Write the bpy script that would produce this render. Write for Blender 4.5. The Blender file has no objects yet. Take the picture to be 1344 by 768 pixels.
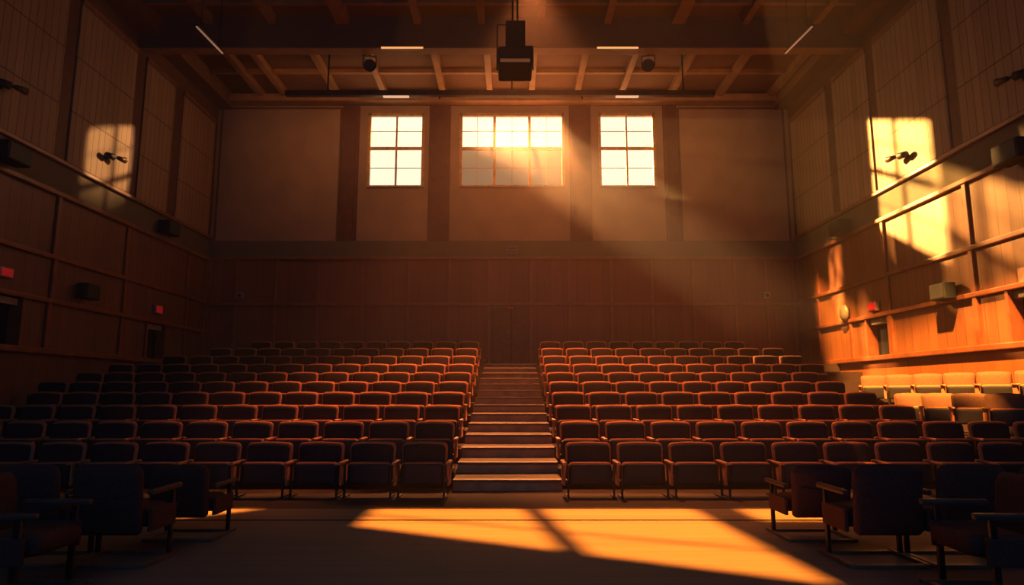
import bpy, bmesh, math, random
from mathutils import Vector, Matrix
random.seed(4)
PI = math.pi
C = bpy.context.scene.collection
SC = bpy.context.scene

# ------------------------------------------------------------------ camera maths (1344x768 photograph)
FPX = 870.0
PITCH = math.atan(131 / 870)
CAMH = 1.30
def ray(u, v):
    X = (u - 672) / FPX; Y = (384 - v) / FPX
    dy = math.cos(PITCH) - Y * math.sin(PITCH); dz = math.sin(PITCH) + Y * math.cos(PITCH)
    return X / dy, dz / dy
def on_y(u, v, y):
    a, b = ray(u, v); return Vector((a * y, y, CAMH + b * y))
def on_x(u, v, x):
    a, b = ray(u, v); y = x / a; return Vector((x, y, CAMH + b * y))
def on_z(u, v, z):
    a, b = ray(u, v); y = (z - CAMH) / b; return Vector((a * y, y, z))

XL, XR, YB, YF, ZC = -9.80, 9.20, 21.0, -3.0, 11.15      # room shell

# ------------------------------------------------------------------ materials
def newmat(name):
    m = bpy.data.materials.new(name); m.use_nodes = True
    nt = m.node_tree; b = nt.nodes['Principled BSDF']
    return m, nt, b
def setc(sock, c): sock.default_value = (c[0], c[1], c[2], 1)
def simple(name, col, rough=.6, metal=0, noise=.25, nscale=8, bump=0.0):
    m, nt, b = newmat(name)
    tc = nt.nodes.new('ShaderNodeTexCoord')
    n = nt.nodes.new('ShaderNodeTexNoise'); n.inputs['Scale'].default_value = nscale; n.inputs['Detail'].default_value = 4
    nt.links.new(tc.outputs['Object'], n.inputs['Vector'])
    r = nt.nodes.new('ShaderNodeValToRGB')
    r.color_ramp.elements[0].position = .3; r.color_ramp.elements[1].position = .7
    r.color_ramp.elements[0].color = tuple(x * (1 - noise) for x in col) + (1,)
    r.color_ramp.elements[1].color = tuple(min(1, x * (1 + noise)) for x in col) + (1,)
    nt.links.new(n.outputs['Fac'], r.inputs['Fac']); nt.links.new(r.outputs['Color'], b.inputs['Base Color'])
    b.inputs['Roughness'].default_value = rough; b.inputs['Metallic'].default_value = metal
    if bump:
        bn = nt.nodes.new('ShaderNodeBump'); bn.inputs['Strength'].default_value = bump; bn.inputs['Distance'].default_value = .01
        nt.links.new(n.outputs['Fac'], bn.inputs['Height']); nt.links.new(bn.outputs['Normal'], b.inputs['Normal'])
    return m
def fabric(name, col):
    m = simple(name, col, .85, 0, .22, 60, .25)
    b = m.node_tree.nodes['Principled BSDF']
    b.inputs['Sheen Weight'].default_value = .2 if col[0] > .3 else 0; b.inputs['Specular IOR Level'].default_value = .2; b.inputs['Sheen Roughness'].default_value = .4
    setc(b.inputs['Sheen Tint'], (.9, .5, .3))
    return m
def glow(name, col, s):
    m = bpy.data.materials.new(name); m.use_nodes = True; nt = m.node_tree
    b = nt.nodes['Principled BSDF']; setc(b.inputs['Base Color'], col)
    setc(b.inputs['Emission Color'], col); b.inputs['Emission Strength'].default_value = s
    return m
def mathn(nt, op, a, b=None):
    n = nt.nodes.new('ShaderNodeMath'); n.operation = op
    for i, x in enumerate((a, b)):
        if x is None: continue
        if isinstance(x, (int, float)): n.inputs[i].default_value = x
        else: nt.links.new(x, n.inputs[i])
    return n.outputs[0]
def planks(name, c1, c2, along, width, groove=.05, rough=.5, seam=0, gdark=.35, grain_axis='z', gs=1.0, spec=.4, offset=0.0):
    """vertical boards (grooves across `along`) or floor boards, from world position"""
    m, nt, b = newmat(name)
    g = nt.nodes.new('ShaderNodeNewGeometry'); s = nt.nodes.new('ShaderNodeSeparateXYZ')
    nt.links.new(g.outputs['Position'], s.inputs[0])
    ax = {'x': s.outputs[0], 'y': s.outputs[1], 'z': s.outputs[2]}
    q = mathn(nt, 'DIVIDE', mathn(nt, 'ADD', ax[along], 100 + offset), width)
    idn = mathn(nt, 'FLOOR', q); fr = mathn(nt, 'FRACT', q)
    wn = nt.nodes.new('ShaderNodeTexWhiteNoise'); wn.noise_dimensions = '1D'; nt.links.new(idn, wn.inputs['W'])
    sc = {'x': 9.0, 'y': 9.0, 'z': 9.0}; sc[grain_axis] = .6
    mp = nt.nodes.new('ShaderNodeCombineXYZ')
    for i, k in enumerate('xyz'):
        base = mathn(nt, 'MULTIPLY', ax[k], sc[k] * gs)
        if k == grain_axis: base = mathn(nt, 'ADD', base, mathn(nt, 'MULTIPLY', wn.outputs['Value'], 37))
        nt.links.new(base, mp.inputs[i])
    no = nt.nodes.new('ShaderNodeTexNoise'); no.inputs['Scale'].default_value = 1.6; no.inputs['Detail'].default_value = 5
    nt.links.new(mp.outputs[0], no.inputs['Vector'])
    t = mathn(nt, 'ADD', mathn(nt, 'MULTIPLY', wn.outputs['Value'], .45), mathn(nt, 'MULTIPLY', mathn(nt, 'SUBTRACT', no.outputs['Fac'], .2), .9))
    mx = nt.nodes.new('ShaderNodeMix'); mx.data_type = 'RGBA'; nt.links.new(t, mx.inputs['Factor']); mx.clamp_factor = True
    setc(mx.inputs[6], c1); setc(mx.inputs[7], c2)
    gv = mathn(nt, 'LESS_THAN', fr, groove)
    if seam:
        sv = mathn(nt, 'FRACT', mathn(nt, 'DIVIDE', mathn(nt, 'ADD', ax['z'], 100.1), seam))
        gv = mathn(nt, 'MAXIMUM', gv, mathn(nt, 'LESS_THAN', sv, .025))
    mu = mathn(nt, 'SUBTRACT', 1.0, mathn(nt, 'MULTIPLY', gv, 1 - gdark))
    m2 = nt.nodes.new('ShaderNodeMix'); m2.data_type = 'RGBA'; m2.blend_type = 'MULTIPLY'; m2.inputs['Factor'].default_value = 1
    nt.links.new(mx.outputs[2], m2.inputs[6])
    cc = nt.nodes.new('ShaderNodeCombineColor')
    for i in range(3): nt.links.new(mu, cc.inputs[i])
    nt.links.new(cc.outputs[0], m2.inputs[7])
    nt.links.new(m2.outputs[2], b.inputs['Base Color'])
    b.inputs['Roughness'].default_value = rough; b.inputs['Specular IOR Level'].default_value = spec
    bp = nt.nodes.new('ShaderNodeBump'); bp.inputs['Strength'].default_value = .5; bp.inputs['Distance'].default_value = .012
    h = mathn(nt, 'SUBTRACT', mathn(nt, 'MULTIPLY', no.outputs['Fac'], .15), gv)
    nt.links.new(h, bp.inputs['Height']); nt.links.new(bp.outputs['Normal'], b.inputs['Normal'])
    return m

M = {}
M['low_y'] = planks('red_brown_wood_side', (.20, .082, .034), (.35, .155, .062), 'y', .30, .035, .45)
M['low_left'] = planks('red_brown_wood_painted_shade', (.16, .078, .052), (.26, .125, .08), 'y', .30, .035, .5)  # same wood as the right wall, darkened to paint in the shade
M['wains_left'] = planks('wainscot_wood_painted_shade', (.13, .058, .04), (.20, .09, .058), 'y', .46, .02, .5)  # wainscot copy with the left wall's shade put into its colour
M['low_x'] = planks('red_brown_wood_back', (.17, .062, .040), (.26, .10, .06), 'x', .42, .02, .5)
M['up_y'] = planks('tan_batten_wood', (.27, .18, .115), (.47, .32, .20), 'y', .21, .09, .6, 1.28, .4)
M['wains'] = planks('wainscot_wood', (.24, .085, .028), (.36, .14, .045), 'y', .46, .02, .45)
M['rail'] = simple('rail_wood', (.26, .095, .04), .4, 0, .2, 5)
M['pil'] = simple('dark_red_pilaster', (.12, .038, .022), .6, 0, .2, 4)
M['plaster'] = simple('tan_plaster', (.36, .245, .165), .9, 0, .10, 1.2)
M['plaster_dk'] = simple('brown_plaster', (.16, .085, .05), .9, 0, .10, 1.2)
M['band'] = simple('grey_green_band', (.15, .125, .085), .8, 0, .10, 2)
M['ceil'] = simple('ceiling_boards', (.20, .095, .045), .85, 0, .12, 1.5)
M['joist'] = simple('joist_timber', (.36, .19, .085), .7, 0, .15, 3)
M['beam'] = simple('beam_timber', (.22, .11, .06), .75, 0, .12, 2)
M['floor'] = planks('stage_floor_boards', (.19, .135, .095), (.27, .195, .14), 'y', .16, .02, .60, 0, .55, 'x', 1.0, .15)
M['carpet'] = simple('dark_carpet', (.055, .035, .026), .95, 0, .25, 40, .3)
M['tier'] = simple('tier_carpet', (.045, .026, .02), .95, 0, .25, 30, .3)
M['step'] = simple('lit_tone_step_riser', (.46, .32, .17), .8, 0, .22, 5, .15)  # riser paler: light on the front faces put into the colour
M['tread'] = simple('dark_step_tread', (.10, .075, .05), .85, 0, .3, 6, .15)  # tread darkened in colour to hold down the light on it
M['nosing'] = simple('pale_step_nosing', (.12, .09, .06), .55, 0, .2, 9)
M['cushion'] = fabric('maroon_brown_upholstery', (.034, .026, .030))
M['cushion_lit'] = fabric('sunlit_tone_upholstery', (.20, .11, .065))  # lighter seat cloth: sunlight painted into the angled block
M['shell'] = fabric('seat_shell_upholstery', (.50, .19, .085))
M['pan'] = simple('dark_seat_pan', (.014, .011, .012), .6)
M['metal'] = simple('black_metal', (.03, .026, .024), .4, .6)
M['arm'] = simple('wood_armrest', (.50, .24, .10), .45)
M['armdk'] = simple('dark_armrest', (.09, .045, .03), .45)
M['black'] = simple('matte_black', (.018, .02, .022), .6)
M['box'] = simple('slate_speaker_case', (.015, .019, .020), .75)
M['grey'] = simple('grey_metal', (.30, .27, .23), .5, .3)
M['hole'] = simple('unlit_opening', (.006, .007, .009), .9)
M['sash'] = simple('window_sash_paint', (.50, .30, .12), .5)
M['tube'] = glow('tube_glow', (.55, .30, .17), .45)
M['lamp'] = glow('fixture_glow', (1, .42, .14), 1.2)
M['lamp2'] = simple('pale_header_panel', (.40, .36, .24), .5)
M['exit'] = glow('exit_sign_red', (.75, .02, .03), .20)
M['exitrim'] = simple('exit_sign_frame', (.45, .28, .22), .5)

def pane_mat(name, col, s, trans):
    m = bpy.data.materials.new(name); m.use_nodes = True; nt = m.node_tree
    nt.nodes.remove(nt.nodes['Principled BSDF']); out = nt.nodes['Material Output']
    e = nt.nodes.new('ShaderNodeEmission'); e.inputs['Strength'].default_value = s
    tc = nt.nodes.new('ShaderNodeTexCoord'); n = nt.nodes.new('ShaderNodeTexNoise'); n.inputs['Scale'].default_value = .9
    nt.links.new(tc.outputs['Object'], n.inputs['Vector'])
    r = nt.nodes.new('ShaderNodeValToRGB')
    r.color_ramp.elements[0].color = tuple(x * .97 for x in col) + (1,); r.color_ramp.elements[1].color = tuple(col) + (1,)
    nt.links.new(n.outputs['Fac'], r.inputs['Fac']); nt.links.new(r.outputs['Color'], e.inputs['Color'])
    t = nt.nodes.new('ShaderNodeBsdfTransparent'); t.inputs['Color'].default_value = (trans, trans, trans, 1)
    a = nt.nodes.new('ShaderNodeAddShader')
    nt.links.new(e.outputs[0], a.inputs[0]); nt.links.new(t.outputs[0], a.inputs[1]); nt.links.new(a.outputs[0], out.inputs['Surface'])
    return m
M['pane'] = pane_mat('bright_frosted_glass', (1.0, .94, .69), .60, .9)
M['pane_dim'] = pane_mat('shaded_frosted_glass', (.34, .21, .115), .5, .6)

# ------------------------------------------------------------------ mesh helpers
def link(name, bm, mat, parent=None, smooth=False):
    me = bpy.data.meshes.new(name); bmesh.ops.recalc_face_normals(bm, faces=bm.faces); bm.to_mesh(me); bm.free()
    if smooth:
        for p in me.polygons: p.use_smooth = True
    for mm in (mat if isinstance(mat, (list, tuple)) else [mat]): me.materials.append(mm)
    o = bpy.data.objects.new(name, me); C.objects.link(o)
    if parent: o.parent = parent
    return o
def box(bm, x0, x1, y0, y1, z0, z1, bev=0, mi=0):
    vs = [bm.verts.new((x, y, z)) for x in (x0, x1) for y in (y0, y1) for z in (z0, z1)]
    F = [(0, 1, 3, 2), (4, 6, 7, 5), (0, 4, 5, 1), (2, 3, 7, 6), (0, 2, 6, 4), (1, 5, 7, 3)]
    fs = [bm.faces.new([vs[i] for i in f]) for f in F]
    for f in fs: f.material_index = mi
    if bev:
        es = list({e for f in fs for e in f.edges})
        bmesh.ops.bevel(bm, geom=es, offset=bev, segments=2, profile=.6, affect='EDGES')
    return vs
def B(*a, **k):
    bm = bmesh.new(); box(bm, *a, **k); return bm
def tube(bm, p, q, r, n=10, r2=None):
    p, q = Vector(p), Vector(q); d = (q - p).normalized()
    a = d.orthogonal().normalized(); b = d.cross(a); r2 = r if r2 is None else r2
    A = [bm.verts.new(p + (a * math.cos(t) + b * math.sin(t)) * r) for t in [2 * PI * i / n for i in range(n)]]
    E = [bm.verts.new(q + (a * math.cos(t) + b * math.sin(t)) * r2) for t in [2 * PI * i / n for i in range(n)]]
    for i in range(n): bm.faces.new((A[i], A[(i + 1) % n], E[(i + 1) % n], E[i]))
    bm.faces.new(A[::-1]); bm.faces.new(E)
def slab(bm, w, z0, z1, y0, y1, r, crown=.0, bulge=.0, taper=0.0, bev=.012, bow=0.0, n=5):
    """rounded upright slab; front at y0 (may bulge), back at y1; crown = arched top; bow = plan curve"""
    pts = []
    hw = w / 2
    corners = [(hw - r, z1 - r, 0), (-hw + r, z1 - r, PI / 2), (-hw + r * .5, z0 + r * .5, PI), (hw - r * .5, z0 + r * .5, 1.5 * PI)]
    top = [(hw - r) * (1 - 2 * i / 6) for i in range(1, 6)]
    for k, (cx, cz, a0) in enumerate(corners):
        rr = r if k < 2 else r * .5
        for i in range(n + 1):
            a = a0 + PI / 2 * i / n
            pts.append((cx + rr * math.cos(a), cz + rr * math.sin(a)))
        if k == 0:
            for x in top: pts.append((x, z1))
        if k == 2:
            for x in top[::-1]: pts.append((x, z0))
    def shape(x, z, y, s, front):
        zz = (z - (z0 + z1) / 2) * s + (z0 + z1) / 2
        xx = x * s
        t = (zz - z0) / (z1 - z0)
        xx *= 1 + taper * (t - 1)
        zz += crown * (1 - (xx / hw) ** 2) * max(0, t)
        return (xx, y - bow * (1 - (xx / hw) ** 2), zz)
    s1 = 1 - 2 * bev / w
    rings = []
    for y, s in ((y1, s1), (y1 - bev, 1), (y0 + bev, 1), (y0, s1), (y0 - bulge * .7, .75), (y0 - bulge, .4)):
        rings.append([bm.verts.new(shape(x, z, y, s, 0)) for x, z in pts])
    N = len(pts)
    for A, E in zip(rings, rings[1:]):
        for i in range(N): bm.faces.new((A[i], A[(i + 1) % N], E[(i + 1) % N], E[i]))
    bm.faces.new(rings[0][::-1]); bm.faces.new(rings[-1])
def rot_x(bm, ang, cy, cz):
    bmesh.ops.rotate(bm, verts=bm.verts, cent=(0, cy, cz), matrix=Matrix.Rotation(ang, 3, 'X'))

def thing(name, label, cat, loc=(0, 0, 0), rz=0, group=None):
    o = bpy.data.objects.new(name, None); C.objects.link(o); o.empty_display_size = .1
    o.location = loc; o.rotation_euler = (0, 0, rz)
    tag(o, label, cat, group); return o
def tag(o, label, cat, group=None):
    o['label'] = label; o['category'] = cat
    if group: o['group'] = group
def struct(name, bm, mat, parent=None, smooth=False):
    o = link(name, bm, mat, parent, smooth)
    if parent is None: o['kind'] = 'structure'
    return o
def copy_tree(o, parent=None):
    c = o.copy(); C.objects.link(c); c.parent = parent
    for ch in list(o.children): copy_tree(ch, c)
    return c

# ================================================================== SETTING
YCARP = on_z(672, 668, 0).y
YSEAM = on_z(672, 683, 0).y
struct('floor', B(XL, XR, YF, YCARP, -.2, 0), M['floor'])
struct('floor_carpet', B(XL, XR, YCARP, YB, -.2, .0), M['carpet'])
bm = B(XL, XR, YSEAM - .02, YSEAM + .02, 0, .004)
struct('floor_seam', bm, M['hole'])

# ---- ceiling with unseen holes added to shape the light patches
LAMP_FLOOR = Vector((.3, 6.4, 46.0))
def to_ceil(p):
    p = Vector((p[0], p[1], 0)); t = ZC / LAMP_FLOOR.z
    q = p + (LAMP_FLOOR - p) * t; return q.x, q.y
a = on_z(493, 668, 0); b_ = on_z(470, 690, 0); c_ = on_z(1092, 766, 0); d_ = on_z(908, 668, 0)
ca, cb, cc_, cd = [to_ceil(p) for p in (a, b_, c_, d_)]
def prism(bm, pts, z0, z1):
    lo = [bm.verts.new((x, y, z0)) for x, y in pts]; hi = [bm.verts.new((x, y, z1)) for x, y in pts]
    n = len(pts)
    for i in range(n): bm.faces.new((lo[i], lo[(i + 1) % n], hi[(i + 1) % n], hi[i]))
    bm.faces.new(lo[::-1]); bm.faces.new(hi)
# added narrow holes that let slivers of light fall beside the seats
s1 = [to_ceil(on_z(u, v, 0)) for u, v in ((232, 681), (345, 668), (240, 668))]
s2 = [to_ceil(p) for p in ((2.55, 7.05), (4.9, 7.05), (4.9, YCARP), (2.55, YCARP))]
# added ceiling hole shaping lamp light onto right-hand wall and angled seats
LAMP_WALL = Vector((-2.0, 2.0, 26.0))
def to_roof(p):
    p = Vector(p); t = (p.z - ZC) / (p.z - LAMP_WALL.z); q = p + (LAMP_WALL - p) * t; return q.x, q.y
s3 = [to_roof(p) for p in ((XR, 19.9, 4.55), (XR, 17.2, 3.05), (XR, 15.4, 2.75), (XR, 11.0, 3.3), (XR, 11.2, 1.2), (8.1, 11.05, 1.1), (7.3, 11.9, 1.2), (7.0, 13.0, 1.3), (7.4, 15.2, 1.7), (8.9, 19.0, 2.1), (XR, 19.3, 2.2))]
T = .06
bm = bmesh.new()
def loop(pts):
    vs = [bm.verts.new((x, y, ZC)) for x, y in pts]
    return [bm.edges.new((vs[k], vs[(k + 1) % len(vs)])) for k in range(len(vs))]
es = loop([(XL, YF), (XR, YF), (XR, YB + .2), (XL, YB + .2)])
for h in ((ca, cb, cc_, cd), s1, s2, s3): es += loop(h)
bmesh.ops.triangle_fill(bm, use_beauty=True, use_dissolve=False, edges=es, normal=(0, 0, -1))
g = bmesh.ops.extrude_face_region(bm, geom=list(bm.faces))
bmesh.ops.translate(bm, verts=[v for v in g['geom'] if isinstance(v, bmesh.types.BMVert)], vec=(0, 0, T))
struct('ceiling', bm, M['ceil'])
def shadow_bar(p, q, w):
    p, q = Vector(to_ceil(p)), Vector(to_ceil(q)); d = (q - p).normalized(); n = Vector((-d.y, d.x)) * w / 2
    bm = bmesh.new(); prism(bm, [tuple(p + n), tuple(q + n), tuple(q - n), tuple(p - n)], ZC + T, ZC + T + .05)
    struct('added_shadow_bar', bm, M['beam'])  # unseen bar added to cast a dark line across the floor patch
shadow_bar(on_z(470, 674, 0), on_z(1130, 734, 0), .05)
shadow_bar(on_z(690, 660, 0), on_z(775, 745, 0), .17)

# ---- back wall with three window openings
WZ0, WZ1 = 7.95, 10.52
WIN = [(-4.78, -2.90), (-1.74, 1.74), (2.86, 4.76)]
bm = bmesh.new()
Y0, Y1 = YB, YB + .2
box(bm, XL - .2, XR + .2, Y0, Y1, 6.15, WZ0); box(bm, XL - .2, XR + .2, Y0, Y1, WZ1, ZC)
xs = [XL - .2] + [x for w in WIN for x in w] + [XR + .2]
for i in range(0, len(xs), 2): box(bm, xs[i], xs[i + 1], Y0, Y1, WZ0, WZ1)
struct('wall_back', bm, M['plaster'])
struct('wall_back_lower', B(XL - .2, XR + .2, Y0, Y1, -.2, 5.62), M['low_x'])
struct('trim_back_band', B(XL, XR, Y0 - .05, Y1, 5.62, 6.15), M['band'])
struct('trim_back_header', B(XL, XR, YB - .42, YB + .01, 10.78, 11.02), M['joist'])
# pilasters on the upper back wall
for u0, u1 in ((446, 469), (562, 590), (748, 777), (873, 892)):
    x0, x1 = on_y(u0, 260, YB).x, on_y(u1, 260, YB).x
    bm = bmesh.new(); box(bm, x0, x1, YB - .05, YB, 6.15, 10.78, .015); box(bm, x0 + .12, x1 - .12, YB - .07, YB - .04, 6.15, 10.78)
    struct('pilaster', bm, M['pil'])
# edge frames of the plaster fields
for u0, u1 in ((285, 444), (894, 1034)):
    x0, x1 = on_y(u0, 260, YB).x, on_y(u1, 260, YB).x
    bm = bmesh.new()
    for x in (x0, x1): box(bm, x - .03, x + .03, YB - .03, YB, 6.15, 10.7)
    box(bm, x0, x1, YB - .03, YB, 10.66, 10.72)
    struct('trim_plaster_field', bm, M['plaster_dk'])
# lower back wall rails and stiles
for z, n in ((5.58, 'top'), (4.08, 'middle')):
    struct('trim_back_rail_' + n, B(XL, XR, YB - .06, YB, z - .045, z + .045, bev=.012), M['rail'])
for u in (275, 311, 363, 419, 476.7, 536.7, 590, 641.7, 696.7, 746.7, 801.7, 855, 909, 964, 1005, 1040):
    x = on_y(u, 370, YB).x
    struct('trim_stile', B(x - .045, x + .045, YB - .05, YB, 1.9, 5.54, bev=.012), M['rail'])
# central door
dx0, dx1 = on_y(645, 430, YB).x, on_y(697, 430, YB).x
dr = struct('door_1', B(dx0 + .02, dx1 - .02, YB - .04, YB, 2.1, 4.0, bev=.01), simple('dark_door_wood', (.12, .04, .022), .5))
bm = bmesh.new(); box(bm, (dx0 + dx1) / 2 - .012, (dx0 + dx1) / 2 + .012, YB - .046, YB - .04, 2.12, 3.98)
link('door_seam', bm, M['hole'], dr)
for s in (-1, 1):
    bm = bmesh.new(); x = (dx0 + dx1) / 2 + s * .09; tube(bm, (x, YB - .09, 3.0), (x, YB - .09, 3.25), .014)
    for z in (3.02, 3.23): tube(bm, (x, YB - .09, z), (x, YB - .03, z), .01)
    link('door_handle', bm, M['grey'], dr)

# ---- windows
def window(n, x0, x1, cols, kind):
    yf = YB + .05
    bm = bmesh.new()
    box(bm, x0, x0 + .09, YB - .03, yf + .08, WZ0, WZ1); box(bm, x1 - .09, x1, YB - .03, yf + .08, WZ0, WZ1)
    box(bm, x0, x1, YB - .03, yf + .08, WZ1 - .10, WZ1); box(bm, x0, x1, YB - .05, yf + .08, WZ0, WZ0 + .06)
    zm = WZ0 + (WZ1 - WZ0) * .53
    box(bm, x0 + .08, x1 - .08, yf, yf + .07, zm - .05, zm + .05)
    for i in range(1, cols):
        x = x0 + (x1 - x0) * i / cols
        w = .045 if cols == 3 else .03
        box(bm, x - w, x + w, yf + .005, yf + .065, WZ0, WZ1)
    root = struct('window_%d' % n, bm, M['sash'])
    # thin glazing bars
    bm = bmesh.new()
    for zz0, zz1 in ((WZ0, zm), (zm, WZ1)):
        z = (zz0 + zz1) / 2; box(bm, x0 + .08, x1 - .08, yf + .025, yf + .045, z - .010, z + .010)
    if cols == 3:
        for i in range(3):
            x = x0 + (x1 - x0) * (i + .5) / 3; box(bm, x - .008, x + .008, yf + .025, yf + .045, WZ0, WZ1)
    link('glazing_bar', bm, M['sash'], root)
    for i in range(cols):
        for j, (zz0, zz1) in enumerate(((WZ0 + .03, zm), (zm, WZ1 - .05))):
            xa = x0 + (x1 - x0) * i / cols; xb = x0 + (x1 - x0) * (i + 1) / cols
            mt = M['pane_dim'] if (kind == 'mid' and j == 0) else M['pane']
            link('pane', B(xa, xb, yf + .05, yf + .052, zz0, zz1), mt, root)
    return root
window(1, *WIN[0], 2, 'side'); window(2, *WIN[1], 3, 'mid'); window(3, *WIN[2], 2, 'side')

# ---- side walls
ZA, ZBR, ZCR, ZD, ZE, ZTOP = 6.20, 5.56, 4.15, 3.21, 2.17, 10.15
def side_wall(name, x, s, openings, stiles, pil):
    """s = +1 for the left wall (inside is +x), -1 for the right one"""
    def bx(bm, d0, d1, y0, y1, z0, z1, **k):
        a, b = sorted((x + s * d0, x + s * d1)); box(bm, a, b, y0, y1, z0, z1, **k)
    bm = bmesh.new()
    bx(bm, -.25, 0, YF, YB + .2, ZA, ZC)
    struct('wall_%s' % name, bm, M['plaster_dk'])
    bm = bmesh.new()
    bx(bm, -.25, 0, YF, YB + .2, ZD, ZBR); bx(bm, -.25, 0, YF, YB + .2, ZE - .1, ZE)
    ys = [YF] + [y for o in openings for y in o] + [YB + .2]
    for i in range(0, len(ys), 2): bx(bm, -.25, 0, ys[i], ys[i + 1], ZE, ZD)
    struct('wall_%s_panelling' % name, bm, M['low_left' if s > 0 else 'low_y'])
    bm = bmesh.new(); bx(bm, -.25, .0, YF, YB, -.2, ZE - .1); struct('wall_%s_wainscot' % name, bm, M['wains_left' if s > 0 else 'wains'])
    bm = bmesh.new(); bx(bm, -.25, .02, YF, YB, ZBR, ZA); struct('trim_%s_band' % name, bm, M['band'])
    for z, h, dd, n in ((ZA + .03, .05, .10, 'ledge'), (ZBR - .03, .055, .09, 'upper_rail'), (ZCR, .05, .08, 'middle_rail'), (ZD, .05, .08, 'door_rail'), (ZE - .02, .06, .10, 'base_rail')):
        bm = bmesh.new(); bx(bm, -.02, dd, YF, YB, z - h, z + h, bev=.02); struct('trim_%s_%s' % (name, n), bm, M['rail'])
    for y, z0, z1 in stiles:
        bm = bmesh.new(); bx(bm, -.02, .06, y - .06, y + .06, z0, z1, bev=.015); struct('trim_stile', bm, M['rail'])
    # upper batten panels between pilasters
    for y0, y1 in pil:
        bm = bmesh.new(); bx(bm, 0, .05, y0, y1, ZA + .08, ZTOP); struct('pilaster', bm, M['pil'])
    edges = [YF] + [y for o in pil for y in o] + [YB - .05]
    for i in range(0, len(edges), 2):
        if edges[i + 1] - edges[i] < .2: continue
        bm = bmesh.new(); bx(bm, 0, .09, edges[i], edges[i + 1], ZA + .08, ZTOP - .12, bev=.01); struct('wall_%s_batten_panel' % name, bm, M['up_y'])
        bm = bmesh.new(); bx(bm, 0, .11, edges[i], edges[i + 1], ZTOP - .12, ZTOP, bev=.01); struct('trim_%s_cornice' % name, bm, M['rail'])
    for k, (y0, y1) in enumerate(openings):
        o = bmesh.new(); bx(o, -.26, -.22, y0 - .05, y1 + .05, ZE - .05, ZD + .05)
        w = struct('door_%d' % (2 + k + (2 if s < 0 else 0)), o, M['hole'])
        o = bmesh.new(); bx(o, -.20, -.06, y0 + .03, y1 - .03, ZD - .20, ZD - .06, bev=.01); link('header_light', o, M['lamp2'], w)
        o = bmesh.new()
        for y in (y0, y1): bx(o, -.22, .05, y - .04, y + .04, ZE, ZD)
        link('door_frame', o, M['rail'], w)
yl = lambda u, v: on_x(u, v, XL).y
yr = lambda u, v: on_x(u, v, XR).y
side_wall('left', XL, 1,
          [(10.2, yl(27, 415)), (yl(190, 445), yl(215, 445))],
          [(yl(73, 300), ZCR, ZBR), (yl(69, 360), ZD, ZCR), (yl(60, 425), ZE, ZD), (yl(165, 330), ZCR, ZBR), (yl(162, 385), ZD, ZCR), (yl(157, 435), ZE, ZD),
           (yl(246, 350), ZCR, ZBR), (yl(243, 410), ZD, ZCR), (yl(240, 450), ZE, ZD), (YB - .1, ZE, ZBR), (10.0, ZD, ZBR)],
          [(10.0, 10.5), (yl(74, 120), yl(92, 120)), (yl(166, 190), yl(180, 190)), (yl(219, 220), yl(231, 220)), (YB - .35, YB - .1)])
side_wall('right', XR, -1,
          [(10.2, yr(1327, 415)), (yr(1170, 445), yr(1140, 445))],
          [(yr(1270, 270), ZCR, ZBR), (yr(1278, 350), ZD, ZCR), (yr(1285, 420), ZE, ZD), (yr(1162, 330), ZCR, ZBR), (yr(1168, 385), ZD, ZCR), (yr(1173, 440), ZE, ZD),
           (yr(1073, 350), ZCR, ZBR), (yr(1076, 410), ZD, ZCR), (yr(1078, 460), ZE, ZD), (YB - .1, ZE, ZBR), (yr(1120, 450), ZE, ZD)],
          [(10.0, 10.5), (yr(1262, 120), yr(1246, 120)), (yr(1160, 190), yr(1149, 190)), (yr(1103, 220), yr(1094, 220)), (YB - .35, YB - .1)])
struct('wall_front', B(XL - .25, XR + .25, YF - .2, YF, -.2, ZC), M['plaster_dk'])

# ---- ceiling timbers
YBM = on_y(672, 62, 1).y  # unit
beam_z = 10.25
yb0 = (beam_z - CAMH) / ray(672, 62.5)[1]; yb1 = (beam_z - CAMH) / ray(672, 70.5)[1]
bm = bmesh.new(); box(bm, XL, XR, yb0 + .05, yb1, beam_z + .02, ZC); box(bm, XL, XR, yb0, yb1 + .03, beam_z, beam_z + .07, .01)
struct('ceiling_beam', bm, M['beam'])
struct('ceiling_beam_soffit', B(XL, XR, yb0 + .01, yb1 + .02, beam_z - .012, beam_z), M['joist'])
for u in (272, 310, 393, 470, 563, 637, 703, 775, 845, 925, 1003, 1085):
    x = on_y(u, 75, yb1 + .25).x
    if XL + .2 < x < XR - .2:
        struct('ceiling_joist', B(x - .09, x + .09, yb1 + .03, YB, ZC - .22, ZC), M['joist'])
for u, w in ((265, .09), (350, .09), (445, .17), (545, .09), (631, .09), (711, .09), (800, .09), (895, .17), (985, .09), (1080, .09)):
    x = on_y(u, 20, yb0 - .4).x
    struct('ceiling_joist', B(x - w, x + w, 11.5, yb0, ZC - .24, ZC), M['joist'])
yp = (ZC - .14 - CAMH) / ray(672, 97)[1]
struct('ceiling_purlin', B(XL, XR, yp - .06, yp + .06, ZC - .13, ZC), M['joist'])
yp = (ZC - .14 - CAMH) / ray(672, 6)[1]
struct('ceiling_purlin', B(XL, XR, yp - .06, yp + .06, ZC - .13, ZC), M['joist'])
for s, x in ((1, XL), (-1, XR)):
    a0, b0 = sorted((x, x + s * .5))
    struct('trim_soffit_edge', B(a0, b0, YF, YB, ZC - .5, ZC), M['beam'])

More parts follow.
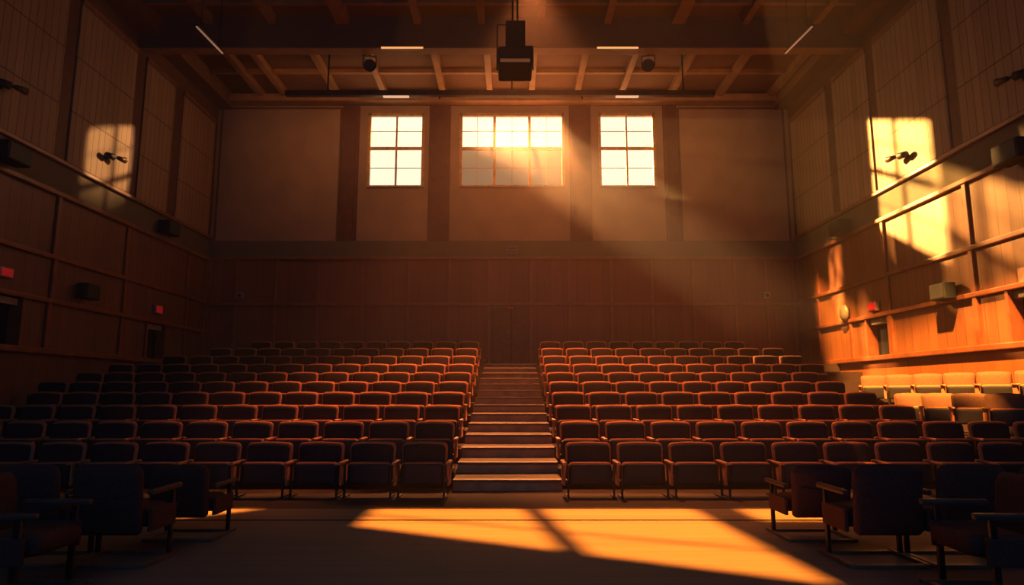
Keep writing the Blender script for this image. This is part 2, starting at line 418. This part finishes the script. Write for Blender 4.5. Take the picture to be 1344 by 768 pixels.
# ================================================================== TIERS AND STEPS
NR = 10
ROWY = [8.75 + 1.165 * r for r in range(NR)]
ROWZ = [0, .212, .43, .645, .855, 1.075, 1.305, 1.56, 1.83, 2.10]
EDGE_R = [.655 + .014 * r for r in range(NR)]
EDGE_L = [-.80 - .013 * r for r in range(NR)]
SX0, SX1 = -.79, .67
BA = math.radians(25)
ZA_, ZB_ = 1.01, .62
for r in range(1, NR):
    yf = ROWY[r] - .56
    z0, z1 = ROWZ[r - 1] if r > 1 else 0.0, ROWZ[r]
    bm = bmesh.new(); prism(bm, [(XL, yf), (SX0, yf), (SX0, YB), (XL, YB)], z0, z1); struct('seating_tier', bm, M['tier'])
    bm = bmesh.new()
    if 2 <= r <= 5: pts = [(SX1, yf), (7.0, yf), (7.0, 15.18), (SX1, 15.18)]
    else: pts = [(SX1, yf), (XR, yf), (XR, YB), (SX1, YB)]
    prism(bm, pts, z0, z1); struct('seating_tier', bm, M['tier'])
bm = bmesh.new(); prism(bm, [(7.0, 15.18), (7.0, 10.35), (XR, 10.35), (XR, 15.18)], 0, ZB_); struct('side_tier', bm, M['tier'])
bm = bmesh.new(); prism(bm, [(7.0, 15.18), (7.0, 13.25), (7.75, 13.25), (8.35, 10.9), (XR, 10.9), (XR, 15.18)], ZB_, ZA_); struct('side_tier', bm, M['tier'])
bm = bmesh.new(); bn = bmesh.new()
for k in range(14):
    y = 9.12 + .755 * k; y2 = y + .755 if k < 13 else YB
    box(bm, SX0, SX1, y, YB if k == 13 else y2 + .05, 0 if k == 0 else .15 * k - .02, .15 * (k + 1) - .004)
    box(bn, SX0, SX1, y - .035, y + .10, .15 * (k + 1) - .035, .15 * (k + 1), .008)
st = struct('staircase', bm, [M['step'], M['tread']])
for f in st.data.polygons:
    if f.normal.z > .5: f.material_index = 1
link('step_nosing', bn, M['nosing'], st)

# ================================================================== TIP-UP SEATS
def seat_meshes():
    out = {}
    bm = bmesh.new(); slab(bm, .60, .20, .655, 0, .055, .055, .016, 0, .05, .026, .02); rot_x(bm, math.radians(-6), 0, .2); out['backrest_shell'] = (bm, M['shell'])
    bm = bmesh.new(); slab(bm, .545, .24, .625, -.042, .002, .05, .014, .016, .05, .012, .02); rot_x(bm, math.radians(-6), 0, .2); out['backrest_cushion'] = (bm, M['cushion'])
    bm = bmesh.new(); slab(bm, .535, .155, .425, -.185, -.095, .045, .004, 0, 0, .022); out['seat_cushion'] = (bm, M['shell'])
    bm = bmesh.new(); slab(bm, .528, .150, .408, -.207, -.178, .04, 0, .010, 0, .008); out['seat_pan'] = (bm, M['pan'])
    return {k: (link(k, *v, None, True)) for k, v in out.items()}
def make_seat(side):
    root = bpy.data.objects.new('auditorium_seat', None); C.objects.link(root)
    for o in seat_meshes().values(): o.parent = root
    x = side * .335
    bm = bmesh.new(); box(bm, x - .027, x + .027, -.33, .06, .405, .440, .012); link('armrest', bm, M['arm'], root)
    bm = bmesh.new(); box(bm, x - .014, x + .014, -.27, .05, .15, .405, .008); link('side_panel', bm, M['shell'], root)
    for sx in (-1, 1):
        bm = bmesh.new(); xx = sx * .285
        box(bm, xx - .012, xx + .012, -.245, -.215, .0, .40, .003)
        box(bm, xx - .014, xx + .014, -.27, .06, .0, .018, .004)
        box(bm, xx - .012, xx + .012, -.245, .04, .17, .20, .003)
        link('leg', bm, M['metal'], root)
    return root
seatR = make_seat(-1); seatL = make_seat(1)
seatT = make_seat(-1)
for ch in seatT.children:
    if ch.name.startswith('backrest'): ch.data.materials[0] = M['cushion_lit']
used = set()
ORD = ['front', 'second', 'third', 'fourth', 'fifth', 'sixth', 'seventh', 'eighth', 'ninth', 'rearmost']
NTH = ['first', 'second', 'third', 'fourth', 'fifth', 'sixth', 'seventh', 'eighth', 'ninth', 'tenth', 'eleventh', 'twelfth', 'thirteenth', 'fourteenth']
def place(proto, loc, rz, label, group):
    if proto.name in used: o = copy_tree(proto)
    else: o = proto; used.add(proto.name)
    o.location = loc; o.rotation_euler = (0, 0, rz); tag(o, label, 'seat', group)
    return o
SP = .67
NL = [10, 11, 12, 12, 13, 13, 13, 12, 11, 10]
NRt = [10, 11, 9, 9, 9, 9, 10, 10, 10, 9]
for r in range(NR):
    rn = ORD[r]
    for i in range(NRt[r]):
        x = EDGE_R[r] + .33 + SP * i
        lit = 'dark maroon' if r < 5 else 'maroon'
        place(seatR, (x, ROWY[r], ROWZ[r]), 0, 'maroon tip-up seat right of the stairs, %s row, %s from the stairs' % (rn, NTH[i]), 'tip-up seats in straight rows right of the stairs')
    for i in range(NL[r]):
        x = EDGE_L[r] - .33 - SP * i
        if x - .36 < XL + .12: continue
        place(seatL, (x, ROWY[r], ROWZ[r]), 0, 'maroon tip-up seat left of the stairs, %s row, %s from the stairs' % (rn, NTH[i]), 'tip-up seats in straight rows left of the stairs')
G2 = 'sunlit-toned maroon tip-up seats in the angled block by the right wall'
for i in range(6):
    place(seatT, (8.05 + .165 * i, 14.85 - .70 * i, ZA_), -BA, 'sunlit-toned maroon tip-up seat, upper row along the right wall, %s from the back' % NTH[i], G2)
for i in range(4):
    place(seatT, (7.45 + .15 * i, 12.55 - .60 * i, ZB_), -BA, 'sunlit-toned maroon tip-up seat, lower row of the angled block at right, %s from the back' % NTH[i], G2)

for o in C.objects:
    if o.get('group') == G2: o.scale = (.90, 1, 1)

# ---- loose chairs at the stage edge (facing +y, seat down)
def make_chair():
    root = bpy.data.objects.new('sled_base_chair', None); C.objects.link(root)
    bm = bmesh.new(); slab(bm, .52, .245, .765, 0, .085, .075, .008, 0, .03, .03); bmesh.ops.rotate(bm, verts=bm.verts, cent=(0, 0, 0), matrix=Matrix.Rotation(PI, 3, 'Z')); rot_x(bm, math.radians(7), 0, .2)
    sh = link('backrest', bm, M['chair'], root, True)
    bm = bmesh.new(); tube_pts = [(-.20 + .40 * i / 12, -.092 - .0, .56 - .02 * (1 - ((i - 6) / 6) ** 2)) for i in range(13)]
    for p, q in zip(tube_pts, tube_pts[1:]): tube(bm, p, q, .006, 6)
    rot_x(bm, math.radians(7), 0, .2); link('back_seam', bm, M['chair'], sh)
    bm = bmesh.new(); slab(bm, .46, 0, .38, 0, .13, .05, 0, 0, 0, .03)
    bmesh.ops.rotate(bm, verts=bm.verts, cent=(0, 0, 0), matrix=Matrix.Rotation(-PI / 2, 3, 'X'))
    bmesh.ops.translate(bm, verts=bm.verts, vec=(0, .04, .42)); link('seat', bm, M['chair'], root, True)
    for s in (-1, 1):
        x = s * .285
        bm = bmesh.new(); box(bm, x - .026, x + .026, -.03, .43, .525, .565, .014); link('armrest', bm, M['armdk'], root)
        bm = bmesh.new(); box(bm, x - .016, x + .016, -.01, .37, .25, .42, .012); link('side_panel', bm, M['chair'], root)
        bm = bmesh.new(); box(bm, x - .014, x + .014, .30, .34, .03, .525, .004); link('leg', bm, M['metal'], root)
        bm = bmesh.new(); box(bm, x - .022, x + .022, -.06, .47, 0, .03, .006); link('base_rail', bm, M['sled'], root)
    for y in (-.03, .42):
        bm = bmesh.new(); box(bm, -.262, .262, y - .03, y + .03, 0, .024, .005); link('crossbar', bm, M['sled'], root)
    bm = bmesh.new(); box(bm, -.27, .27, .20, .24, .25, .28, .004); link('seat_support', bm, M['metal'], root)
    return root
M['chair'] = fabric('dark_chair_upholstery', (.10, .038, .028))
M['sled'] = simple('worn_sled_metal', (.20, .13, .08), .45, .2)
chair = make_chair()
first = [True]
def put(x, y, rz, label, group):
    o = chair if first[0] else copy_tree(chair); first[0] = False
    o.location = (x, y, 0); o.rotation_euler = (0, 0, rz); tag(o, label, 'chair', group)
G1 = 'dark sled-base chairs at the stage edge'
for s, sd, dxx in ((1, 'right', 0.0), (-1, 'left', -.21)):
    put(s * 2.73 + dxx, 6.13, 0, 'dark sled-base chair at %s, set back alone near the seat rows, back to us' % sd, G1)
    put(s * 2.83 + dxx, 5.25, 0, 'dark sled-base chair at %s, inner one of the foreground row, back to us' % sd, G1)
    put(s * 3.46 + dxx, 5.25, 0, 'dark sled-base chair at %s, second of the foreground row, back to us' % sd, G1)
    put(s * 3.27 + dxx * .4, 4.50, s * math.radians(88), 'dark sled-base chair at %s corner nearest us, turned side-on' % sd, G1)
put(4.09, 5.25, 0, 'dark sled-base chair cut by the right frame edge, outer end of the foreground row', G1)
for o in C.objects:
    if o.get('category') == 'chair' and o.location.y > 6: o.scale = (1, 1, .87)

# ================================================================== FITTINGS
# projector on its drop pole
pz = 8.05
P = on_y(676, 84, 12.6)
pr = thing('ceiling_projector', 'large dark projector in a drop frame hanging under the ceiling', 'projector', (P.x, P.y, P.z))
def pxs(px): return px * 12.6 / FPX * .95
hw = pxs(25)
bm = bmesh.new(); box(bm, -hw, hw, -.40, .40, -pxs(14), pxs(13), .05); link('projector_body', bm, M['black'], pr)
bm = bmesh.new(); box(bm, -hw + .05, hw - .05, -.412, -.39, -pxs(12), -pxs(7), .01); link('front_grille', bm, glow('copper_grille_lit_glow', (.55, .20, .07), .22), pr)  # glow stands in for the light falling on the grille
bm = bmesh.new(); box(bm, -pxs(14), pxs(15), -.18, .20, pxs(13), pxs(62), .02); link('mount_housing', bm, M['box'], pr)
bm = bmesh.new()
for x in (-.05, .05): tube(bm, (x, 0, pxs(62)), (x, 0, ZC - P.z), .02, 8)
link('drop_pole', bm, M['metal'], pr)
bm = bmesh.new()
for x in (-hw - .02, hw + .02):
    tube(bm, (x, .0, -pxs(10)), (x, 0, pxs(62) if x < 0 else pxs(28)), .014, 8)
tube(bm, (-hw - .02, 0, pxs(62)), (-pxs(10), 0, pxs(62)), .014, 8); tube(bm, (hw + .02, 0, pxs(28)), (pxs(10), 0, pxs(28)), .014, 8)
for x in (-hw - .02, hw + .02): tube(bm, (x, 0, 0), (x * .9, 0, 0), .012, 8)
link('safety_frame', bm, M['metal'], pr)

# lighting batten
YP = 17.3
p0, p1 = on_y(375, 123, YP), on_y(938, 123, YP)
bt = thing('lighting_batten', 'long dark lighting batten hung on rods before the windows', 'lighting bar', (0, YP, p0.z))
bm = bmesh.new(); box(bm, p0.x, p1.x, -.08, .08, -.075, .075, .02); link('bar', bm, M['armdk'], bt)
for u in (430, 672, 897):
    x = on_y(u, 123, YP).x; bm = bmesh.new(); tube(bm, (x, 0, .07), (x, 0, (ZC if u == 672 else ZC) - p0.z), .022, 8); tube(bm, (x, 0, ZC - p0.z - .03), (x, 0, ZC - p0.z), .07, 10); link('rod', bm, M['metal'], bt)
for u0, u1 in ((503, 537), (808, 838)):
    x0, x1 = on_y(u0, 127, YP).x, on_y(u1, 127, YP).x
    bm = bmesh.new(); box(bm, x0, x1, -.05, .05, -.105, -.076, .006); link('strip_lamp', bm, glow('batten_strip_glow', (1, .66, .40), .75), bt)
for u in (577, 764):
    x = on_y(u, 127, YP).x; bm = bmesh.new(); tube(bm, (x, 0, -.076), (x, 0, -.15), .02, 8, .03); link('hook', bm, M['metal'], bt)
# glowing strips under the main beam
for u0, u1, sd in ((500, 556, 'left'), (783, 838, 'right')):
    x0, x1 = on_y(u0, 64, yb0).x, on_y(u1, 64, yb0).x
    o = thing('ceiling_strip_light', 'bright strip light under the main beam, %s of the projector' % sd, 'light', ((x0 + x1) / 2, yb0 + .0, beam_z), 0, 'strip lights under the main beam')
    h = (x1 - x0) / 2
    bm = bmesh.new(); box(bm, -h, h, -.02, .06, -.05, -.012, .006); link('housing', bm, M['metal'], o)
    bm = bmesh.new(); box(bm, -h + .01, h - .01, -.045, -.021, -.045, .0, .004); link('diffuser', bm, M['lamp'], o)
# spot lamps hung behind the beam
for u, sd, sg in ((485, 'left', 1), (851, 'right', -1)):
    Pq = on_y(u, 88, yb1 + .35)
    o = thing('stage_spot_lamp', 'small dark spot lamp in a yoke hanging behind the beam, %s of the projector' % sd, 'spotlight', Pq, sg * .25, 'spot lamps hung behind the beam')
    bm = bmesh.new(); tube(bm, (0, -.20, -.06), (0, .16, .06), .15, 16, .11); tube(bm, (0, -.24, -.075), (0, -.20, -.06), .165, 16, .155); link('lamp_body', bm, M['black'], o, True)
    bm = bmesh.new()
    for x in (-.17, .17): box(bm, x - .012, x + .012, -.03, .03, 0, .30)
    box(bm, -.18, .18, -.03, .03, .29, .32); link('yoke', bm, M['metal'], o)
    bm = bmesh.new(); tube(bm, (0, 0, .30), (0, 0, ZC - Pq.z), .02, 8); box(bm, -.02, .6 if sg > 0 else .02, -.02, .02, .42, .45) if sg > 0 else box(bm, -.6, .02, -.02, .02, .42, .45); link('hanger', bm, M['metal'], o)
    bm = bmesh.new(); tube(bm, (0, -.243, -.076), (0, -.239, -.0745), .145, 16); link('lens', bm, M['black'], o)
# slim tubes along the room
for (ua, va), (ub, vb), sd in (((258, 35), (292, 70), 'left'), ((1066, 35), (1031, 70), 'right')):
    zt = 9.3
    A_, B_ = on_z(ua, va, zt), on_z(ub, vb, zt)
    mid = (A_ + B_) / 2; h = (B_ - A_) / 2
    o = thing('tube_light', 'slim tube light hung near the %s wall, pointing into the room' % sd, 'light', mid, 0, 'slim tube lights near the side walls')
    bm = bmesh.new(); tube(bm, -h, h, .022, 10); link('tube', bm, M['tube'], o, True)
    bm = bmesh.new(); box(bm, -.04, .04, -h.y, h.y, .02, .05); bmesh.ops.rotate(bm, verts=bm.verts, cent=(0, 0, 0), matrix=Matrix.Rotation(math.atan2(-h.x, h.y), 3, 'Z')); link('housing', bm, M['metal'], o)
    bm = bmesh.new()
    for k in (-.7, .7): tube(bm, (h.x * k, h.y * k, .04), (h.x * k, h.y * k, ZC - zt), .008, 6)
    link('cable', bm, M['metal'], o)

# wall spotlights on brackets
def wall_spot(u, v, s, label, long=0):
    x = XL if s > 0 else XR
    Pw = on_x(u, v, x + s * .26)
    o = thing('wall_spotlight', label, 'spotlight', Pw, 0, 'bracket spotlights on the side walls')
    o.scale = (.62, .62, .62)
    sp = s
    bm = bmesh.new(); tube(bm, (sp * -.10, -.30, -.02), (sp * .0, .02, .0), .11, 12, .13); link('rear_housing', bm, M['black'], o, True)
    bm = bmesh.new(); tube(bm, (sp * .0, .0, 0), (sp * .06, .22, .04), .045, 8); link('neck', bm, M['metal'], o)
    bm = bmesh.new(); tube(bm, (sp * .05, .18, .03), (sp * .13, .52, .05), .07, 14, .12); link('lamp_head', bm, M['armdk'], o, True)
    bm = bmesh.new(); tube(bm, (sp * .13, .52, .05), (sp * .132, .545, .051), .118, 14); link('lens', bm, M['grey'], o)
    bm = bmesh.new(); box(bm, min(-.26 * sp, 0), max(-.26 * sp, 0), -.06, -.02, -.03, .03)
    box(bm, min(-.26 * sp, -.23 * sp), max(-.26 * sp, -.23 * sp), -.12, .04, -.12, .12); link('wall_bracket', bm, M['metal'], o)
    return o
wall_spot(149, 206, 1, 'dark bracket spotlight beside the patch of light on the left wall')
wall_spot(12, 112, 1, 'dark bracket spotlight high on the left wall at the frame edge')
wall_spot(1180, 205, -1, 'bracket spotlight in the sunlit patch on the right wall')
wall_spot(1332, 100, -1, 'dark bracket spotlight high on the right wall at the frame edge')

# speakers on the band, on the panels
def speaker(P, dims, s, label, group, rz=0):
    o = thing('wall_speaker', label, 'speaker', P, rz, group)
    dx, dy, dz = dims
    bm = bmesh.new(); box(bm, -dx / 2, dx / 2, -dy / 2, dy / 2, -dz / 2, dz / 2, .015); link('cabinet', bm, M['box'], o)
    bm = bmesh.new(); a0, b0 = sorted((s * dx / 2, s * (dx / 2 + .012))); box(bm, a0, b0, -dy / 2 + .03, dy / 2 - .03, -dz / 2 + .03, dz / 2 - .03, .004); link('grille', bm, M['black'], o)
    bm = bmesh.new(); a0, b0 = sorted((-s * dx / 2, -s * (dx / 2 + .05))); box(bm, a0, b0, -.04, .04, -.06, .06); link('mount_plate', bm, M['metal'], o)
    return o
for s, us, sd in ((1, ((16, 202), (222, 300)), 'left'), (-1, ((1329, 200), (1102, 299)), 'right')):
    x = (XL if s > 0 else XR) + s * .24
    for k, (u, v) in enumerate(us):
        Pq = on_x(u, v, x)
        speaker(Pq, (.32, .62 if k == 0 else .60, .36), s, 'slate box speaker on the grey band of the %s wall, %s' % (sd, 'nearest us' if k == 0 else 'toward the back corner'), 'box speakers on the wall band')
    u = 116 if s > 0 else 1237
    x = (XL if s > 0 else XR) + s * .20
    speaker(on_x(u, 383, x), (.24, .50, .34), s, 'dark box speaker on the wood panels of the %s wall' % sd, 'box speakers on the wood panels')
for u, v, sd in ((315, 388, 'left'), (1006, 388, 'right')):
    o = thing('alarm_box', 'small grey box on the back wall near the %s corner' % sd, 'wall box', on_y(u, v, YB - .07), 0, 'small grey boxes on the back wall')
    bm = bmesh.new(); box(bm, -.11, .11, -.06, .065, -.11, .11, .02); link('case', bm, M['grey'], o)
    bm = bmesh.new(); tube(bm, (0, -.063, 0), (0, -.07, 0), .06, 12); link('dial', bm, M['black'], o)
o = thing('wall_vent', 'faint square vent on the grey band above the central door', 'vent', on_y(672, 328, YB - .06), 0)
bm = bmesh.new(); box(bm, -.16, .16, -.01, .008, -.12, .12, .004); link('plate', bm, M['grey'], o)
bm = bmesh.new()
for k in range(4): box(bm, -.13, .13, -.02, -.008, -.09 + .055 * k, -.07 + .055 * k)
link('louvres', bm, M['box'], o)
o = thing('sconce', 'rounded pale sconce in the sunlit corner of the right wall', 'wall lamp', on_x(1108, 411, XR - .12), 0)
bm = bmesh.new(); bmesh.ops.create_uvsphere(bm, u_segments=16, v_segments=10, radius=.2)
for v in bm.verts: v.co.x *= .45; v.co.z *= 1.15
link('shade', bm, M['grey'], o, True)
bm = bmesh.new(); box(bm, .05, .12, -.08, .08, -.10, .10, .01); link('back_plate', bm, M['metal'], o)

# red exit signs
def exit_sign(u, v, s, label, w=.42, h=.30):
    x = (XL if s > 0 else XR) + s * .06
    o = thing('exit_sign', label, 'sign', on_x(u, v, x), 0, 'red exit signs on the side walls')
    bm = bmesh.new(); box(bm, -.05, .05, -w / 2, w / 2, -h / 2, h / 2, .012); link('case', bm, M['exitrim'], o)
    bm = bmesh.new(); a0, b0 = sorted((s * .05, s * .062)); box(bm, a0, b0, -w / 2 + .03, w / 2 - .03, -h / 2 + .03, h / 2 - .03, .003); link('red_face', bm, M['exit'], o)
exit_sign(6, 357.5, 1, 'lit red exit sign above the dark opening at the left frame edge', .34, .20)
exit_sign(207, 406.5, 1, 'small red exit sign above the farther dark opening in the left wall', .36, .23)
exit_sign(1146.5, 402.5, -1, 'red exit sign above the dark opening in the right wall', .38, .24)
o = thing('notice_plate', 'small pale plate on the right wall at the frame edge', 'plate', on_x(1343, 362, XR - .03), 0)
bm = bmesh.new(); box(bm, -.01, .03, -.11, .11, -.15, .15, .005); link('plate', bm, M['exitrim'], o)
o = thing('door_indicator', 'tiny dim red light bar above the central back door', 'light', on_y(670, 404, YB - .08), 0)
bm = bmesh.new(); box(bm, -.14, .14, -.01, .03, -.04, .04, .008); link('case', bm, M['black'], o)
bm = bmesh.new()
for k in range(3): box(bm, -.10 + .07 * k, -.05 + .07 * k, -.016, -.008, -.018, .018)
link('red_lamps', bm, glow('dim_red', (.8, .03, .03), .22), o)

# ================================================================== LIGHT
def look(o, d): o.rotation_euler = Vector(d).to_track_quat('-Z', 'Y').to_euler()
def spot(name, pos, target, E, radius, col, soft=.3, blend=.15, scale_at=None):
    L = bpy.data.lights.new(name, 'SPOT'); o = bpy.data.objects.new(name, L); C.objects.link(o)
    pos, target = Vector(pos), Vector(target); o.location = pos; look(o, target - pos)
    dist = (target - pos).length if scale_at is None else scale_at
    L.energy = E * 4 * PI * dist * dist; L.color = col; L.shadow_soft_size = soft
    L.spot_size = 2 * math.atan(radius / (target - pos).length); L.spot_blend = blend
    return o
def beam(name, wx, wz, d, dist, E, radius, col, hit, soft=.35):
    d = Vector(d).normalized(); p = Vector((wx, YB + .1, wz))
    return spot(name, p - d * dist, p, E, radius, col, soft, .1, dist + hit)
wc = (WZ0 + WZ1) / 2
D_SHAFT = (1.9, -1, -1.75)
beam('sun_shaft', 0, 9.9, D_SHAFT, 30, 62, 2.1, (1, .47, .15), 9, .8)
beam('sun_right_window', 3.81, wc, (.88, -1, -.50), 30, 50, 1.75, (1, .50, .13), 8)
beam('sun_left_window', -3.84, 9.85, (-1.05, -1, -.50), 30, 6.5, .85, (1, .52, .2), 8)
beam('sun_middle_window', .2, 9.9, (1.0, -1, -.60), 30, 16, 1.9, (1, .48, .12), 14)
spot('added_floor_spot', LAMP_FLOOR, (.2, 6.2, 0), 27, 4.75, (1, .34, .045), .4, .02)  # lamp added above the ceiling hole to make the floor patch
# high sun behind the centre window: grazes the seat tops, its lower limit is the window head
a_ = 3.2
slope = (WZ1 - .1 - 0) / (YB - (YCARP + .05))
pos = Vector((-.05, YB + a_, WZ1 - .1 + slope * a_))
spot('sun_behind', pos, (1.2, 12.6, 1.2), 10, 8.0, (1, .32, .09), .12, 1.0, (pos - Vector((0, 12, 1))).length)
spot('added_rim_lamp', (.5, 14.2, 10.9), (.7, 13.8, 1.0), 8.0, 7.5, (1, .29, .085), .25, .65)  # unseen overhead lamp added to brighten the seat rims
spot('added_wall_spot', LAMP_WALL, (5.45, 11.1, ZC), 34, 3.9, (1, .40, .075), .35, .05, 30)  # added lamp behind the shaped hole, brightens right wall and angled seats
def area(name, pos, d, sx, sy, power, col, spread=180):
    L = bpy.data.lights.new(name, 'AREA'); o = bpy.data.objects.new(name, L); C.objects.link(o)
    L.shape = 'RECTANGLE'; L.size = sx; L.size_y = sy; L.energy = power; L.color = col; L.spread = math.radians(spread)
    o.location = pos; look(o, d); return o
area('dusk_fill', (0, -2.6, 5.0), (0, 1, -.05), 12, 6, 160, (.14, .40, .95))
for (x0, x1), p in zip(WIN, (28, 60, 28)):
    area('window_skylight', ((x0 + x1) / 2, YB - .16, wc), (0, -1, -.05), x1 - x0 - .2, WZ1 - WZ0 - .2, p, (1, .46, .15))
area('back_wall_fill', (0, 17.6, 10.2), (0, 1, -.35), 15, .4, 95, (1, .40, .14), 130)  # added fill that brightens the upper back wall, no fixture there

# added haze block cut to the beam's shape so the shaft shows
dv = Vector(D_SHAFT); bm = bmesh.new()
q0 = [Vector((x, YB - .06, z)) for x, z in ((-1.66, 9.36), (1.66, 9.36), (1.66, 10.42), (-1.66, 10.42))]
A_ = [bm.verts.new(p) for p in q0]; E_ = [bm.verts.new(p + dv * 3.9) for p in q0]
for k in range(4): bm.faces.new((A_[k], A_[(k + 1) % 4], E_[(k + 1) % 4], E_[k]))
bm.faces.new(A_[::-1]); bm.faces.new(E_)
mv = bpy.data.materials.new('beam_haze_volume'); mv.use_nodes = True; nv = mv.node_tree; nv.nodes.remove(nv.nodes['Principled BSDF'])
sv = nv.nodes.new('ShaderNodeVolumeScatter'); sv.inputs['Density'].default_value = .12; sv.inputs['Anisotropy'].default_value = .45
nv.links.new(sv.outputs[0], nv.nodes['Material Output'].inputs['Volume'])
hz = link('beam_haze', bm, mv); hz['kind'] = 'stuff'; tag(hz, 'added haze volume shaped as the light shaft from the middle window', 'haze')

# haze
w = bpy.data.worlds.new('world'); SC.world = w; w.use_nodes = True
nt = w.node_tree; nt.nodes['Background'].inputs['Color'].default_value = (0, 0, 0, 1)
vs = nt.nodes.new('ShaderNodeVolumeScatter'); vs.inputs['Density'].default_value = .0032; vs.inputs['Anisotropy'].default_value = .35
vs.inputs['Color'].default_value = (1, .92, .85, 1)
nt.links.new(vs.outputs[0], nt.nodes['World Output'].inputs['Volume'])

# ================================================================== CAMERA + RENDER LOOK
cam = bpy.data.cameras.new('camera'); co = bpy.data.objects.new('camera', cam); C.objects.link(co)
cam.sensor_width = 36; cam.lens = 36 * FPX / 1344; cam.clip_end = 300
co.location = (0, 0, CAMH); co.rotation_euler = (PI / 2 + PITCH, 0, 0); SC.camera = co
SC.view_settings.view_transform = 'Standard'; SC.view_settings.look = 'None'
SC.view_settings.exposure = 0; SC.view_settings.gamma = .92
cy = SC.cycles
cy.use_denoising = True
cy.max_bounces = 6; cy.diffuse_bounces = 1; cy.glossy_bounces = 2; cy.transmission_bounces = 2; cy.transparent_max_bounces = 8; cy.volume_bounces = 1
cy.sample_clamp_indirect = 4; cy.caustics_reflective = False; cy.caustics_refractive = False
